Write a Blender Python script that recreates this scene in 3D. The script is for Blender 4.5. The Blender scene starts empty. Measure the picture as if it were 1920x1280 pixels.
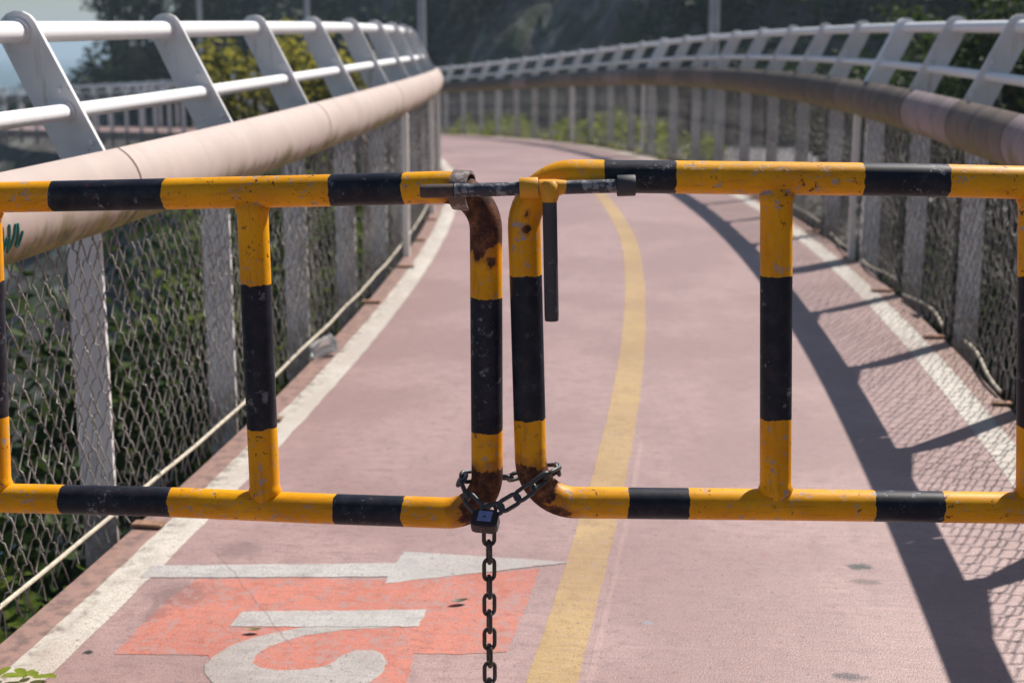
import bpy, bmesh, math, random
import numpy as np
from mathutils import Vector, Matrix, noise
ORD = ['first', 'second', 'third', 'fourth', 'fifth', 'sixth', 'seventh', 'eighth', 'ninth', 'tenth']
random.seed(7); rng = np.random.default_rng(7)
S = bpy.context.scene
COL = S.collection
# ------------------------------------------------------------------ camera, sky, sun, exposure
F = 2667.0; TH = math.atan(540 / F); EYE = 1.25; GATE_Y = 2.35
cd = bpy.data.cameras.new('camera'); cam = bpy.data.objects.new('camera', cd); COL.objects.link(cam)
cam.location = (0, 0, EYE); cam.rotation_euler = (math.radians(90) - TH, 0, 0)
cd.sensor_width = 36; cd.lens = 50; cd.clip_start = .05; cd.clip_end = 20000
cd.dof.use_dof = True; cd.dof.focus_distance = 2.42; cd.dof.aperture_fstop = 4.6; cd.dof.aperture_blades = 8
S.camera = cam
SUN = Vector((.64, .595, 1.0)).normalized()
W = bpy.data.worlds.new('World'); S.world = W; W.use_nodes = True
nt = W.node_tree; nt.nodes.clear()
wo = nt.nodes.new('ShaderNodeOutputWorld'); bg = nt.nodes.new('ShaderNodeBackground'); sk = nt.nodes.new('ShaderNodeTexSky')
sk.sky_type = 'NISHITA'; sk.sun_disc = False; sk.sun_elevation = math.asin(SUN.z); sk.sun_rotation = math.atan2(SUN.x, SUN.y)
sk.air_density = 1.0; sk.dust_density = .6; sk.altitude = 10
bg.inputs[1].default_value = .052
nt.links.new(sk.outputs[0], bg.inputs[0]); nt.links.new(bg.outputs[0], wo.inputs[0])
sl = bpy.data.lights.new('sun', 'SUN'); so = bpy.data.objects.new('sun', sl); COL.objects.link(so)
sl.energy = 4.9; sl.angle = math.radians(.55); sl.color = (1, .94, .86)
so.rotation_euler = (-SUN).to_track_quat('-Z', 'Y').to_euler(); so.location = (20, 20, 40)
vs = S.view_settings; vs.view_transform = 'Standard'; vs.look = 'None'; vs.exposure = .52; vs.gamma = 1
S.render.engine = 'CYCLES'; S.cycles.use_denoising = True
S.cycles.max_bounces = 7; S.cycles.transparent_max_bounces = 12

# ------------------------------------------------------------------ geometry of the place
R0 = 50.43; YV = 9.96; XL = -.586; XR = 1.978; HW = (XR - XL) / 2; XC = (XL + XR) / 2 - R0
KY = np.array([-40, -10, 0, 3.6, 6, 8, 10, 13, 16, 20, 24, 28, 34, 45, 60, 90, 140.])
KZ = np.array([-.9, -.26, -.046, .024, .073, .105, .124, .129, .098, -.002, -.14, -.301, -.542, -.95, -1.35, -2.0, -3.0])
_m = np.zeros(len(KY)); _d = np.diff(KZ) / np.diff(KY); _m[1:-1] = (_d[1:] + _d[:-1]) / 2; _m[0] = _d[0]; _m[-1] = _d[-1]
def prof(s):
    y = min(max(YV + s, KY[0]), KY[-1] - 1e-6); i = int(np.searchsorted(KY, y, 'right') - 1); i = min(i, len(KY) - 2)
    h = KY[i+1] - KY[i]; t = (y - KY[i]) / h
    return ((2*t**3-3*t*t+1)*KZ[i] + (t**3-2*t*t+t)*h*_m[i] + (3*t*t-2*t**3)*KZ[i+1] + (t**3-t*t)*h*_m[i+1])
def P(s, t, z=0.0, rel=True):
    a = s / R0
    return Vector((XC + (R0 + t) * math.cos(a), YV + (R0 + t) * math.sin(a), z + (prof(s) if rel else 0)))
def tang(s): a = s / R0; return Vector((-math.sin(a), math.cos(a), 0))
def norm(s): a = s / R0; return Vector((math.cos(a), math.sin(a), 0))
def st(p):
    dx, dy = p[0] - XC, p[1] - YV
    return math.atan2(dy, dx) * R0, math.hypot(dx, dy) - R0
def ray(px, py):
    v = Vector(((px - 960) / F, -(py - 640) / F, -1))
    return Matrix.Rotation(math.radians(90) - TH, 3, 'X') @ v
def ground(px, py):
    d = ray(px, py); z = 0
    for _ in range(12):
        k = (z - EYE) / d.z; p = d * k; z = prof(st(p)[0])
    return st(p)

# ------------------------------------------------------------------ mesh helpers
class MB:
    def __init__(s): s.v = []; s.f = []; s.uv = []; s.at = []; s.mi = []; s.n = 0
    def add(s, V, Fs, UV=None, at=None, mi=0):
        s.v += [tuple(x) for x in V]; s.f += [tuple(i + s.n for i in f) for f in Fs]
        s.uv += list(UV) if UV is not None else [(0, 0)] * len(V)
        s.at += list(at) if at is not None else [0.] * len(V); s.mi += [mi] * len(Fs); s.n += len(V)
    def box(s, c, ax, mi=0):
        c = Vector(c); ax = [Vector(a) for a in ax]
        V = [c + ax[0]*i + ax[1]*j + ax[2]*k for i in (-1, 1) for j in (-1, 1) for k in (-1, 1)]
        s.add(V, [(0,1,3,2),(4,6,7,5),(0,4,5,1),(2,3,7,6),(0,2,6,4),(1,5,7,3)], mi=mi)
    def tube(s, pts, r, n=12, closed=False, caps=True, at=None, mi=0, up=None):
        pts = [Vector(p) for p in pts]; N = len(pts)
        T = []
        for i in range(N):
            a = pts[(i-1) % N] if (closed or i > 0) else pts[i]; b = pts[(i+1) % N] if (closed or i < N-1) else pts[i]
            T.append((b - a).normalized())
        u = Vector(up) if up else (Vector((0, 0, 1)) if abs(T[0].z) < .9 else Vector((1, 0, 0)))
        u = (u - T[0] * u.dot(T[0])).normalized()
        V = []; UV = []; L = 0
        for i in range(N):
            if i:
                L += (pts[i] - pts[i-1]).length
                u = (u - T[i] * u.dot(T[i])).normalized()
            w = T[i].cross(u); rr = r[i] if hasattr(r, '__len__') else r
            for k in range(n):
                a = 2*math.pi*k/n
                V.append(pts[i] + (u*math.cos(a) + w*math.sin(a)) * rr); UV.append((L, a*.03))
        Fs = []
        for i in range(N if closed else N-1):
            for k in range(n):
                a = i*n+k; b = i*n+(k+1) % n; c = ((i+1) % N)*n+(k+1) % n; d = ((i+1) % N)*n+k
                Fs.append((a, b, c, d))
        if caps and not closed: Fs += [tuple(range(n))[::-1], tuple(range((N-1)*n, N*n))]
        s.add(V, Fs, UV, [at(v) for v in V] if at else None, mi); return L
    def lathe(s, o, ax, prof_, n=16):
        s.tube([Vector(o) + Vector(ax) * p[0] for p in prof_], [p[1] for p in prof_], n)
    def mesh(s, name, mats, smooth=40):
        me = bpy.data.meshes.new(name); me.from_pydata(s.v, [], s.f)
        for m in (mats if isinstance(mats, (list, tuple)) else [mats]): me.materials.append(m)
        uvl = me.uv_layers.new(name='UVMap'); li = np.zeros(len(me.loops), dtype=np.int32); me.loops.foreach_get('vertex_index', li)
        uvl.data.foreach_set('uv', np.array(s.uv, dtype=np.float32)[li].ravel())
        if any(s.at):
            a = me.attributes.new('rust', 'FLOAT', 'POINT'); a.data.foreach_set('value', np.array(s.at, dtype=np.float32))
        me.polygons.foreach_set('material_index', s.mi)
        if smooth:
            me.polygons.foreach_set('use_smooth', [True]*len(s.f)); me.update()
            me.set_sharp_from_angle(angle=math.radians(smooth))
        me.update(); return me
    def build(s, name, mats, parent=None, smooth=40, **kw): return link(name, s.mesh(name, mats, smooth), parent, **kw)
def link(name, me, parent=None, label=None, cat=None, group=None, kind=None, mat=None):
    o = bpy.data.objects.new(name, me); COL.objects.link(o)
    if mat is not None: o.matrix_world = mat
    if parent is not None:
        o.parent = parent
        o.matrix_parent_inverse = parent.matrix_basis.inverted()
    if label: o['label'] = label
    if cat: o['category'] = cat
    if group: o['group'] = group
    if kind: o['kind'] = kind
    return o
def thing(name, label, cat, loc=(0, 0, 0), group=None):
    return link(name, None, None, label, cat, group, mat=Matrix.Translation(loc))
def bevel(me, w, seg=2):
    bm = bmesh.new(); bm.from_mesh(me); bmesh.ops.bevel(bm, geom=bm.edges[:], offset=w, segments=seg, affect='EDGES', clamp_overlap=True)
    bm.to_mesh(me); bm.free(); me.polygons.foreach_set('use_smooth', [True]*len(me.polygons)); me.set_sharp_from_angle(angle=math.radians(50)); return me

# ------------------------------------------------------------------ materials
class NT:
    def __init__(s, name):
        s.m = bpy.data.materials.new(name); s.m.use_nodes = True; s.t = s.m.node_tree; s.t.nodes.clear()
        s.o = s.n('OutputMaterial')
    def n(s, ty, **kw):
        x = s.t.nodes.new('ShaderNode' + ty)
        for k, v in kw.items(): setattr(x, k, v)
        return x
    def l(s, a, b): s.t.links.new(a, b)
    def val(s, inp, v):
        if hasattr(v, 'is_linked') or isinstance(v, bpy.types.NodeSocket): s.l(v, inp)
        else: inp.default_value = v
    def math(s, op, a, b=0.0, c=None, clamp=False):
        x = s.n('Math', operation=op); x.use_clamp = clamp; s.val(x.inputs[0], a); s.val(x.inputs[1], b)
        if c is not None: s.val(x.inputs[2], c)
        return x.outputs[0]
    def noise(s, vec, scale, detail=4, rough=.6, off=None):
        x = s.n('TexNoise'); x.inputs['Scale'].default_value = scale; x.inputs['Detail'].default_value = detail; x.inputs['Roughness'].default_value = rough
        if off is not None: vec = s.map(vec, (1, 1, 1), off)
        s.l(vec, x.inputs['Vector']); return x.outputs[0]
    def map(s, vec, sc=(1, 1, 1), loc=(0, 0, 0)):
        x = s.n('Mapping'); x.inputs['Scale'].default_value = sc; x.inputs['Location'].default_value = loc; s.l(vec, x.inputs[0]); return x.outputs[0]
    def step(s, v, a, b):
        x = s.n('MapRange'); x.interpolation_type = 'SMOOTHSTEP'; s.l(v, x.inputs[0]); x.inputs[1].default_value = a; x.inputs[2].default_value = b; return x.outputs[0]
    def mix(s, f, a, b, mode='MIX'):
        x = s.n('Mix', data_type='RGBA', blend_type=mode); s.val(x.inputs[0], f)
        for i, v in ((6, a), (7, b)):
            if isinstance(v, tuple): x.inputs[i].default_value = (*v, 1) if len(v) == 3 else v
            else: s.l(v, x.inputs[i])
        return x.outputs[2]
    def ramp(s, f, stops, interp='LINEAR'):
        x = s.n('ValToRGB'); r = x.color_ramp; r.interpolation = interp
        while len(r.elements) < len(stops): r.elements.new(1)
        for e, (p, c) in zip(r.elements, stops): e.position = p; e.color = (*c, 1)
        s.val(x.inputs[0], f); return x.outputs[0]
    def uv(s): return s.n('UVMap', uv_map='UVMap').outputs[0]
    def obj(s): return s.n('TexCoord').outputs['Object']
    def pos(s): return s.n('NewGeometry').outputs['Position']
    def bsdf(s, col, rough=.6, metal=0., bump=None, bs=.3, bd=.002, spec=.5):
        b = s.n('BsdfPrincipled'); s.val(b.inputs['Base Color'], col if not isinstance(col, tuple) else (*col, 1)); s.val(b.inputs['Roughness'], rough); s.val(b.inputs['Metallic'], metal)
        b.inputs['Specular IOR Level'].default_value = spec
        if bump is not None:
            x = s.n('Bump'); x.inputs['Strength'].default_value = bs; x.inputs['Distance'].default_value = bd; s.l(bump, x.inputs['Height']); s.l(x.outputs[0], b.inputs['Normal'])
        s.l(b.outputs[0], s.o.inputs[0]); return b
YEL = (.72, .33, .008); BLK = (.012, .013, .019)
def stripe_mat(name, L, stops):
    """stops: list of (arclength, 0 yellow / 1 black)"""
    m = NT(name); uv = m.uv(); g = m.pos()
    sx = m.n('SeparateXYZ'); m.l(uv, sx.inputs[0])
    wob = m.math('MULTIPLY', m.math('SUBTRACT', m.noise(g, 38, 4), .5), .014)
    f = m.math('DIVIDE', m.math('ADD', sx.outputs[0], wob), L)
    isb = m.ramp(f, [(max(0, min(1, a / L)), (c, c, c)) for a, c in stops], 'CONSTANT')
    fade = m.noise(g, 9, 5)
    ycol = m.mix(m.step(fade, .35, .7), (.86, .39, .0), (.74, .30, .0))
    ycol = m.mix(m.math('MULTIPLY', m.step(m.noise(g, 160, 3), .55, .75), .35), ycol, (.45, .22, .02))
    ycol = m.mix(m.math('MULTIPLY', m.step(m.noise(m.map(uv, (9, 60, 1)), 1, 6, .75), .50, .66), .5), ycol, (.40, .17, .012))
    bcol = m.mix(m.step(m.noise(g, 30, 5), .4, .75), (.008, .010, .020), (.028, .029, .042))
    c = m.mix(isb, ycol, bcol)
    # chips down to blue-grey primer, scratches
    area = m.step(m.noise(g, 12, 3, off=(3, 1, 7)), .44, .56)
    chip = m.math('MULTIPLY', m.step(m.noise(g, 55, 5, .75), .575, .60), area)
    chip2 = m.math('MULTIPLY', m.step(m.noise(g, 200, 2), .66, .69), m.step(m.noise(g, 22, 2, off=(9, 2, 2)), .45, .6))
    scr = m.math('MULTIPLY', m.step(m.noise(m.map(uv, (18, 420, 1)), 1, 3), .70, .73), area)
    ch = m.math('MAXIMUM', m.math('MAXIMUM', chip, chip2), m.math('MULTIPLY', scr, .5), clamp=True)
    ch = m.math('MULTIPLY', ch, m.math('SUBTRACT', 1, m.math('MULTIPLY', isb, m.math('ADD', .15, m.step(m.noise(g, 20, 2, off=(4, 4, 9)), .42, .55)))), clamp=True)
    c = m.mix(m.math('MULTIPLY', ch, .9), c, m.mix(isb, (.31, .31, .36), (.22, .22, .26)))
    dk = m.math('MULTIPLY', m.step(m.noise(g, 75, 4, .75, off=(5, 5, 5)), 0.61, .63), m.step(m.noise(g, 11, 2, off=(1, 8, 2)), .42, .58))
    c = m.mix(dk, c, (.06, .025, .014))
    at = m.n('Attribute', attribute_name='rust').outputs['Fac']
    rn = m.math('ADD', m.math('MULTIPLY', m.noise(g, 34, 6, .65), .9), at)
    rm = m.step(rn, .98, 1.03)
    rh = m.math('MULTIPLY', m.step(rn, .72, 1.0), .75)
    c = m.mix(rh, c, m.mix(isb, (.42, .15, .02), (.05, .03, .022)))
    rust = m.ramp(m.noise(g, 55, 7, .75), [(.28, (.022, .012, .011)), (.46, (.075, .030, .020)), (.58, (.17, .065, .032)), (.72, (.33, .16, .085))])
    c = m.mix(rm, c, rust)
    rough = m.math('ADD', m.math('MULTIPLY', rm, .4), m.math('ADD', .36, m.math('MULTIPLY', fade, .2)), clamp=True)
    h = m.math('SUBTRACT', m.math('MULTIPLY', m.noise(g, 26, 4), .5), m.math('MAXIMUM', ch, m.math('MULTIPLY', rm, m.noise(g, 170, 4))))
    m.bsdf(c, rough, 0, h, .4, .0014, .25); return m.m
def steel_mat(name, base, worn, rustc, amt=.5, rough=.45):
    m = NT(name); g = m.pos(); n1 = m.noise(g, 40, 6, .7); n2 = m.noise(g, 120, 5, .7)
    c = m.mix(m.step(n1, amt, amt + .06), base, worn); c = m.mix(m.step(n2, .62, .68), c, rustc)
    m.bsdf(c, m.math('ADD', rough, m.math('MULTIPLY', n2, .25)), 0, n2, .4, .001); return m.m
def simple(name, col, rough=.6, var=.25, scale=20, metal=0, bs=.2, bd=.002):
    m = NT(name); g = m.pos(); n1 = m.noise(g, scale, 5, .65)
    d = tuple(x * (1 - var) for x in col); u = tuple(min(1, x * (1 + var)) for x in col)
    m.bsdf(m.ramp(n1, [(.3, d), (.7, u)]), rough, metal, n1, bs, bd); return m.m
def leaf_mat(name, a, b, c, tr=.45):
    m = NT(name); rnd = m.n('NewGeometry').outputs['Random Per Island']
    col = m.ramp(rnd, [(0, a), (.5, b), (.85, c), (1, tuple(x*.6 for x in a))])
    bs = m.bsdf(col, .6, spec=.15); tn = m.n('BsdfTranslucent'); m.l(m.mix(.6, col, tuple(min(1, x*1.5) for x in c)), tn.inputs[0])
    mx = m.n('MixShader'); mx.inputs[0].default_value = tr; m.l(bs.outputs[0], mx.inputs[1]); m.l(tn.outputs[0], mx.inputs[2]); m.l(mx.outputs[0], m.o.inputs[0]); return m.m
M = {}
M['white'] = steel_mat('railing_white_paint', (.86, .87, .90), (.78, .78, .80), (.42, .33, .25), .62, .3)
m = NT('plate_grey_paint'); g = m.pos(); n1 = m.noise(g, 6, 5); n2 = m.noise(m.map(g, (25, 25, 3)), 1, 5)
c = m.mix(m.step(n1, .35, .7), (.80, .79, .80), (.70, .69, .71)); c = m.mix(m.math('MULTIPLY', m.step(n2, .56, .75), .6), c, (.36, .31, .24))
c = m.mix(m.step(m.noise(g, 60, 5), .66, .72), c, (.34, .22, .14)); sz = m.n('SeparateXYZ'); m.l(m.obj(), sz.inputs[0])
lo = m.step(m.math('ADD', sz.outputs[2], m.math('MULTIPLY', m.noise(g, 11, 5, .7), .55)), .50, .22)
c = m.mix(m.math('MULTIPLY', lo, .85), c, m.ramp(m.noise(g, 28, 5, .7), [(.35, (.13, .075, .05)), (.5, (.30, .22, .17)), (.65, (.45, .42, .40))]))
m.bsdf(c, .45, 0, n1, .1); M['plate'] = m.m
M['post'] = steel_mat('fence_post_paint', (.86, .84, .80), (.78, .74, .70), (.42, .26, .15), .6, .45)
M['mesh'] = simple('galvanised_wire', (.23, .215, .20), .62, .45, 60, .1)
M['wire'] = simple('bottom_wire', (.50, .45, .36), .55, .3, 40, .2)
M['rustplate'] = simple('rusty_bracket', (.27, .155, .10), .9, .5, 45)
M['chain'] = steel_mat('chain_steel', (.055, .042, .036), (.09, .085, .09), (.10, .045, .025), .55, .38)
M['chainb'] = steel_mat('chain_blued', (.045, .048, .055), (.10, .105, .12), (.08, .04, .025), .6, .30)
M['bolt'] = steel_mat('bolt_worn_paint', (.035, .04, .055), (.24, .24, .27), (.10, .045, .028), .50, .42)
M['boltdark'] = steel_mat('bolt_dark', (.05, .047, .055), (.10, .10, .12), (.08, .045, .03), .58, .5)
M['rusty'] = steel_mat('rod_tip_rusty', (.06, .04, .036), (.10, .06, .045), (.13, .06, .035), .5, .5)
M['keeper'] = steel_mat('keeper_bare_steel', (.13, .085, .07), (.26, .23, .23), (.10, .045, .03), .50, .45)
M['guide'] = steel_mat('guide_yellow', (.72, .33, .01), (.62, .27, .01), (.14, .07, .03), .6, .42)
M['lock'] = simple('padlock_black', (.016, .016, .02), .38, .3, 60)
M['sticker'] = simple('padlock_label', (.22, .26, .48), .4, .2, 90)
M['bark'] = simple('bark', (.09, .065, .045), .9, .4, 12, bs=.6, bd=.02)
M['concrete'] = simple('pier_concrete', (.34, .31, .30), .85, .3, 2.5)
M['lamp'] = simple('lamp_pole_grey', (.40, .42, .45), .5, .15, 4)
M['asphalt'] = simple('asphalt', (.16, .15, .16), .85, .25, 5)
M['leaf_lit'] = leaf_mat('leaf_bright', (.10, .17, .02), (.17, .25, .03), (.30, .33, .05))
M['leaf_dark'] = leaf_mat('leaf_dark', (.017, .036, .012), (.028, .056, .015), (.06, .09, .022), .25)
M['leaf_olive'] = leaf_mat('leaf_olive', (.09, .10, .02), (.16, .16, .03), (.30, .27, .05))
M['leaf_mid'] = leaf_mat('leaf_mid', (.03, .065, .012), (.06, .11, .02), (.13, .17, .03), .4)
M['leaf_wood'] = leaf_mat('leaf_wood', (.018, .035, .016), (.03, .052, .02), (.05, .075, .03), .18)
M['teal'] = simple('graffiti_teal', (.02, .19, .17), .7)
m = NT('clear_plastic'); b = m.bsdf((.85, .87, .88), .15); b.inputs['Transmission Weight'].default_value = .75; M['plastic'] = m.m
# guard panel: pinkish fibre-cement, own grime per section, moss growing from its lower lip
def panel_mat(name, base, dark, moss, grime):
    m = NT(name); uv = m.uv(); g = m.pos(); sx = m.n('SeparateXYZ'); m.l(uv, sx.inputs[0])
    rnd = m.n('ObjectInfo').outputs['Random']
    n1 = m.noise(g, 5, 6, .65); st_ = m.noise(m.map(uv, (13, 3.5, 1)), 1, 6, .7)
    c = m.mix(m.step(n1, .3, .75), base, tuple(x*.86 for x in base))
    c = m.mix(m.math('MULTIPLY', m.step(m.math('ADD', st_, m.math('MULTIPLY', rnd, .16)), .48, .68), grime), c, dark)
    c = m.mix(m.math('MULTIPLY', m.step(rnd, .25, .6), grime*.75), c, dark)
    c = m.mix(m.math('MULTIPLY', m.step(m.noise(g, 220, 2), .6, .7), .12), c, (.25, .2, .18))
    mo = m.math('ADD', m.math('SUBTRACT', m.math('MULTIPLY', st_, .19), .062), m.math('MULTIPLY', m.noise(g, 3.5, 3), .13))
    edge = m.step(m.math('SUBTRACT', sx.outputs[1], mo), .0, -.075)
    c = m.mix(m.math('MULTIPLY', edge, moss), c, m.ramp(m.noise(g, 30, 4), [(.35, (.09, .085, .02)), (.65, (.22, .19, .045))]))
    m.bsdf(c, .7, 0, m.noise(g, 60, 5), .15, .003); return m.m
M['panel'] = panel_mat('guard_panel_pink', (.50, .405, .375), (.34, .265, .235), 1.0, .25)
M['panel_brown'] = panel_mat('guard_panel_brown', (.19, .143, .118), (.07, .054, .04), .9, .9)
M['panel_rosy'] = panel_mat('guard_panel_rosy', (.36, .28, .285), (.15, .115, .10), .7, .55)

# ------------------------------------------------------------------ cycle path deck
def grid(sv, tv, zf, zrel=True):
    V = []; UV = []
    for s in sv:
        for t in tv: V.append(P(s, t, zf(s, t), zrel)); UV.append((s, t))
    n = len(tv); Fs = [(i*n+j, (i+1)*n+j, (i+1)*n+j+1, i*n+j+1)[::-1] for i in range(len(sv)-1) for j in range(n-1)]
    return V, Fs, UV
def deck_nodes(m, base, edge):
    uv = m.uv(); sx = m.n('SeparateXYZ'); m.l(uv, sx.inputs[0]); s_, t_ = sx.outputs[0], sx.outputs[1]
    big = m.noise(uv, 1.1, 5, .6); med = m.noise(uv, 7, 5, .65); grain = m.noise(uv, 210, 3, .7); grain2 = m.noise(uv, 420, 2)
    broom = m.noise(m.map(uv, (60, 7, 1)), 1, 6, .7)
    c = m.mix(m.step(big, .42, .58), base, tuple(x*y for x, y in zip(base, (.74, .68, .67))))
    c = m.mix(m.math('MULTIPLY', m.step(med, .46, .62), .5), c, tuple(x*.74 for x in base))
    c = m.mix(m.math('MULTIPLY', m.step(broom, .48, .62), .55), c, tuple(x*.70 for x in base))
    c = m.mix(m.math('MULTIPLY', m.step(broom, .48, .28), .35), c, tuple(min(1, x*1.16) for x in base))
    c = m.mix(m.math('MULTIPLY', m.step(grain, .50, .62), .7), c, (.15, .10, .098))
    c = m.mix(m.math('MULTIPLY', m.step(grain2, .52, .64), .5), c, (.60, .47, .46))
    blot = m.noise(m.map(uv, (1.6, 1, 1)), 17, 6, .75); pit = m.noise(uv, 60, 4, .75)
    c = m.mix(m.math('MULTIPLY', m.step(blot, .50, .62), .55), c, tuple(x*.58 for x in base))
    c = m.mix(m.math('MULTIPLY', m.step(pit, .59, .66), .8), c, (.13, .09, .09))
    c = m.mix(m.math('MULTIPLY', m.step(m.noise(m.map(uv, (.5, 4, 1)), 1.2, 5, .65), .48, .64), .4), c, tuple(x*.75 for x in base))
    at = m.math('ABSOLUTE', t_)
    e = m.step(m.math('ADD', at, m.math('MULTIPLY', med, .10)), HW - .10, HW - .02)
    c = m.mix(m.math('MULTIPLY', e, .75), c, m.mix(m.step(m.noise(uv, 22, 5, .7), .42, .66), edge, (.13, .085, .07)))
    # scuffs and oil spots, each with its own outline
    def spot(px, py, rs, rt, k, col, lo=.48):
        nonlocal c
        s0, t0 = ground(px, py)
        a = m.math('POWER', m.math('DIVIDE', m.math('SUBTRACT', s_, s0), rs), 2); b = m.math('POWER', m.math('DIVIDE', m.math('SUBTRACT', t_, t0), rt), 2)
        r = m.math('SQRT', m.math('ADD', a, b))
        f = m.math('MULTIPLY', m.step(m.math('ADD', r, m.math('MULTIPLY', m.noise(uv, 48, 5, .75), 1.3)), 1.45 + (.5-lo), .95), k)
        c = m.mix(f, c, col)
    spot(1612, 1062, .035, .05, .95, (.03, .035, .03)); spot(1622, 1090, .03, .06, .7, (.10, .07, .06)); spot(1592, 1268, .03, .06, .85, (.06, .045, .05))
    spot(340, 1115, .12, .12, .6, (.16, .09, .085)); spot(450, 1030, .10, .10, .5, (.15, .10, .10)); spot(290, 1150, .08, .05, .5, (.16, .09, .085))
    spot(1215, 1167, .012, .016, .7, (.25, .28, .36), .3); spot(165, 1222, .015, .015, 1, (.02, .018, .018), .3); spot(1430, 1040, .03, .02, .5, (.34, .16, .16))
    s1, t1 = ground(425, 1060); s2, t2 = ground(535, 1195); L = math.hypot(s2-s1, t2-t1); ds, dt = (s2-s1)/L, (t2-t1)/L
    q = m.math('ADD', m.math('MULTIPLY', m.math('SUBTRACT', s_, s1), -dt), m.math('MULTIPLY', m.math('SUBTRACT', t_, t1), ds))
    al = m.math('ADD', m.math('MULTIPLY', m.math('SUBTRACT', s_, s1), ds), m.math('MULTIPLY', m.math('SUBTRACT', t_, t1), dt))
    q = m.math('ADD', q, m.math('MULTIPLY', m.math('SUBTRACT', m.noise(uv, 9, 4), .5), .035))
    cr = m.math('MULTIPLY', m.step(m.math('ABSOLUTE', q), .0035, .0012), m.math('MULTIPLY', m.math('GREATER_THAN', al, -.1), m.math('LESS_THAN', al, L + .05)))
    c = m.mix(m.math('MULTIPLY', cr, .4), c, (.12, .07, .07))
    h = m.math('ADD', m.math('MULTIPLY', grain, .6), m.math('MULTIPLY', broom, .7))
    return c, h, uv, med, grain
DECK = (.41, .26, .243)
m = NT('deck_red_coating'); c, h, *_ = deck_nodes(m, DECK, (.34, .20, .155)); m.bsdf(c, .42, 0, h, .7, .003, .9); M['deck'] = m.m
def paint_mat(name, col, wear, dirt=.35):
    m = NT(name); c, h, uv, med, grain = deck_nodes(m, col, tuple(x*.8 for x in col))
    w = m.step(m.math('ADD', m.math('MULTIPLY', m.noise(uv, 34, 6, .8), .8), m.math('MULTIPLY', med, .3)), .69 - wear, .78 - wear)
    w = m.math('MAXIMUM', w, m.math('MULTIPLY', m.step(m.noise(uv, 190, 3, .7), .56, .62), .55))
    c = m.mix(m.math('MULTIPLY', w, .8), c, (.34, .225, .215)); m.bsdf(c, .6, 0, h, .5, .0025); return m.m
M['pwhite'] = paint_mat('line_paint_white', (.64, .61, .54), .07)
M['pwhite2'] = paint_mat('arrow_paint_white', (.48, .475, .46), .07)
M['pgrey'] = paint_mat('symbol_paint_grey', (.42, .405, .385), .08)
M['pyellow'] = paint_mat('line_paint_yellow', (.46, .305, .11), .09)
M['pred'] = paint_mat('patch_paint_red', (.55, .16, .10), .15)
sv = np.concatenate([np.arange(-24, 24, .3), np.arange(24, 92, .8)])
mb = MB(); tv = np.linspace(-HW, HW, 9)
V, Fs, UV = grid(sv, tv, lambda s, t: 0); mb.add(V, Fs, UV)
def side(t0, z0, t1, z1):
    V, Fs, UV = grid(sv, [t0, t1], lambda s, t: z0 if t == t0 else z1); mb.add(V, Fs, UV)
side(-HW-.001, -.24, -HW, -.0); side(HW, -.0, HW+.001, -.24); side(HW+.001, -.24, -HW-.001, -.24)
path = mb.build('cycle_path', M['deck'], smooth=30, kind='structure')
def strip(name, t0, t1, z, mat, s0=-24, s1=60, sh=lambda s: 0):
    q = MB(); ss = list(np.arange(s0, min(s1, 6), .05)) + [x for x in sv if 6 <= x <= s1]
    V = []; UV = []; w = (t1 - t0)/2
    for x in ss:
        j0 = .0045*noise.noise(Vector((x*9, t0*50, 1))) + .002*noise.noise(Vector((x*45, t0*50, 4))); j1 = .0045*noise.noise(Vector((x*9, t1*50, 2))) + .002*noise.noise(Vector((x*45, t1*50, 5)))
        for t in (t0 + j0 + sh(x), (t0+t1)/2 + sh(x), t1 + j1 + sh(x)): V.append(P(x, t, z)); UV.append((x, t))
    q.add(V, [(i*3+j, i*3+j+1, i*3+4+j, i*3+3+j) for i in range(len(ss)-1) for j in (0, 1)], UV); q.build(name, mat, path)
strip('edge_line', -HW+.075, -HW+.175, .0009, M['pwhite']); strip('edge_line', HW-.185, HW-.085, .0009, M['pwhite'])
bow = lambda s: min(.075, -.035 + (s + YV - 3.6)*.021) if s < 0 else .075
strip('centre_line', -.082, .018, .0009, M['pyellow'], -24, 5.5, bow)
strip('line_border', .036, .050, .0007, paint_mat('old_line_ghost', (.43, .285, .27), .1), -8.5, -5.6, bow)
def decal(name, px, z, mat, raw=None):
    raw_ = [ground(*p) for p in px]; pts = []
    for i, a in enumerate(raw_):
        b = raw_[(i+1) % len(raw_)]; L = math.hypot(b[0]-a[0], b[1]-a[1]); n = max(1, int(L/.012))
        for k in range(n):
            f = k/n; x = a[0]+(b[0]-a[0])*f; y = a[1]+(b[1]-a[1])*f; j = 0 if k == 0 else 1
            pts.append((x + j*.004*noise.noise(Vector((x*50, y*50, z*900))), y + j*.004*noise.noise(Vector((x*50, y*50, 7 + z*900)))))
    bm = bmesh.new(); uvl = bm.loops.layers.uv.new('UVMap')
    f = bm.faces.new([bm.verts.new(P(s, t, z)) for s, t in pts]); bm.normal_update()
    if f.normal.z < 0: f.normal_flip()
    lut = {v: p for v, p in zip(bm.verts, pts)}
    for lp in f.loops: lp[uvl].uv = lut[lp.vert]
    bmesh.ops.triangulate(bm, faces=bm.faces[:])
    me = bpy.data.meshes.new(name); bm.to_mesh(me); bm.free(); me.materials.append(mat); return link(name, me, path)
decal('red_patch', [(372, 1086), (560, 1083), (730, 1088), (1012, 1066), (985, 1140), (950, 1222), (870, 1226), (775, 1225), (752, 1330), (430, 1330), (390, 1228), (214, 1226), (262, 1175), (320, 1120)], .0008, M['pred'])
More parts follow.
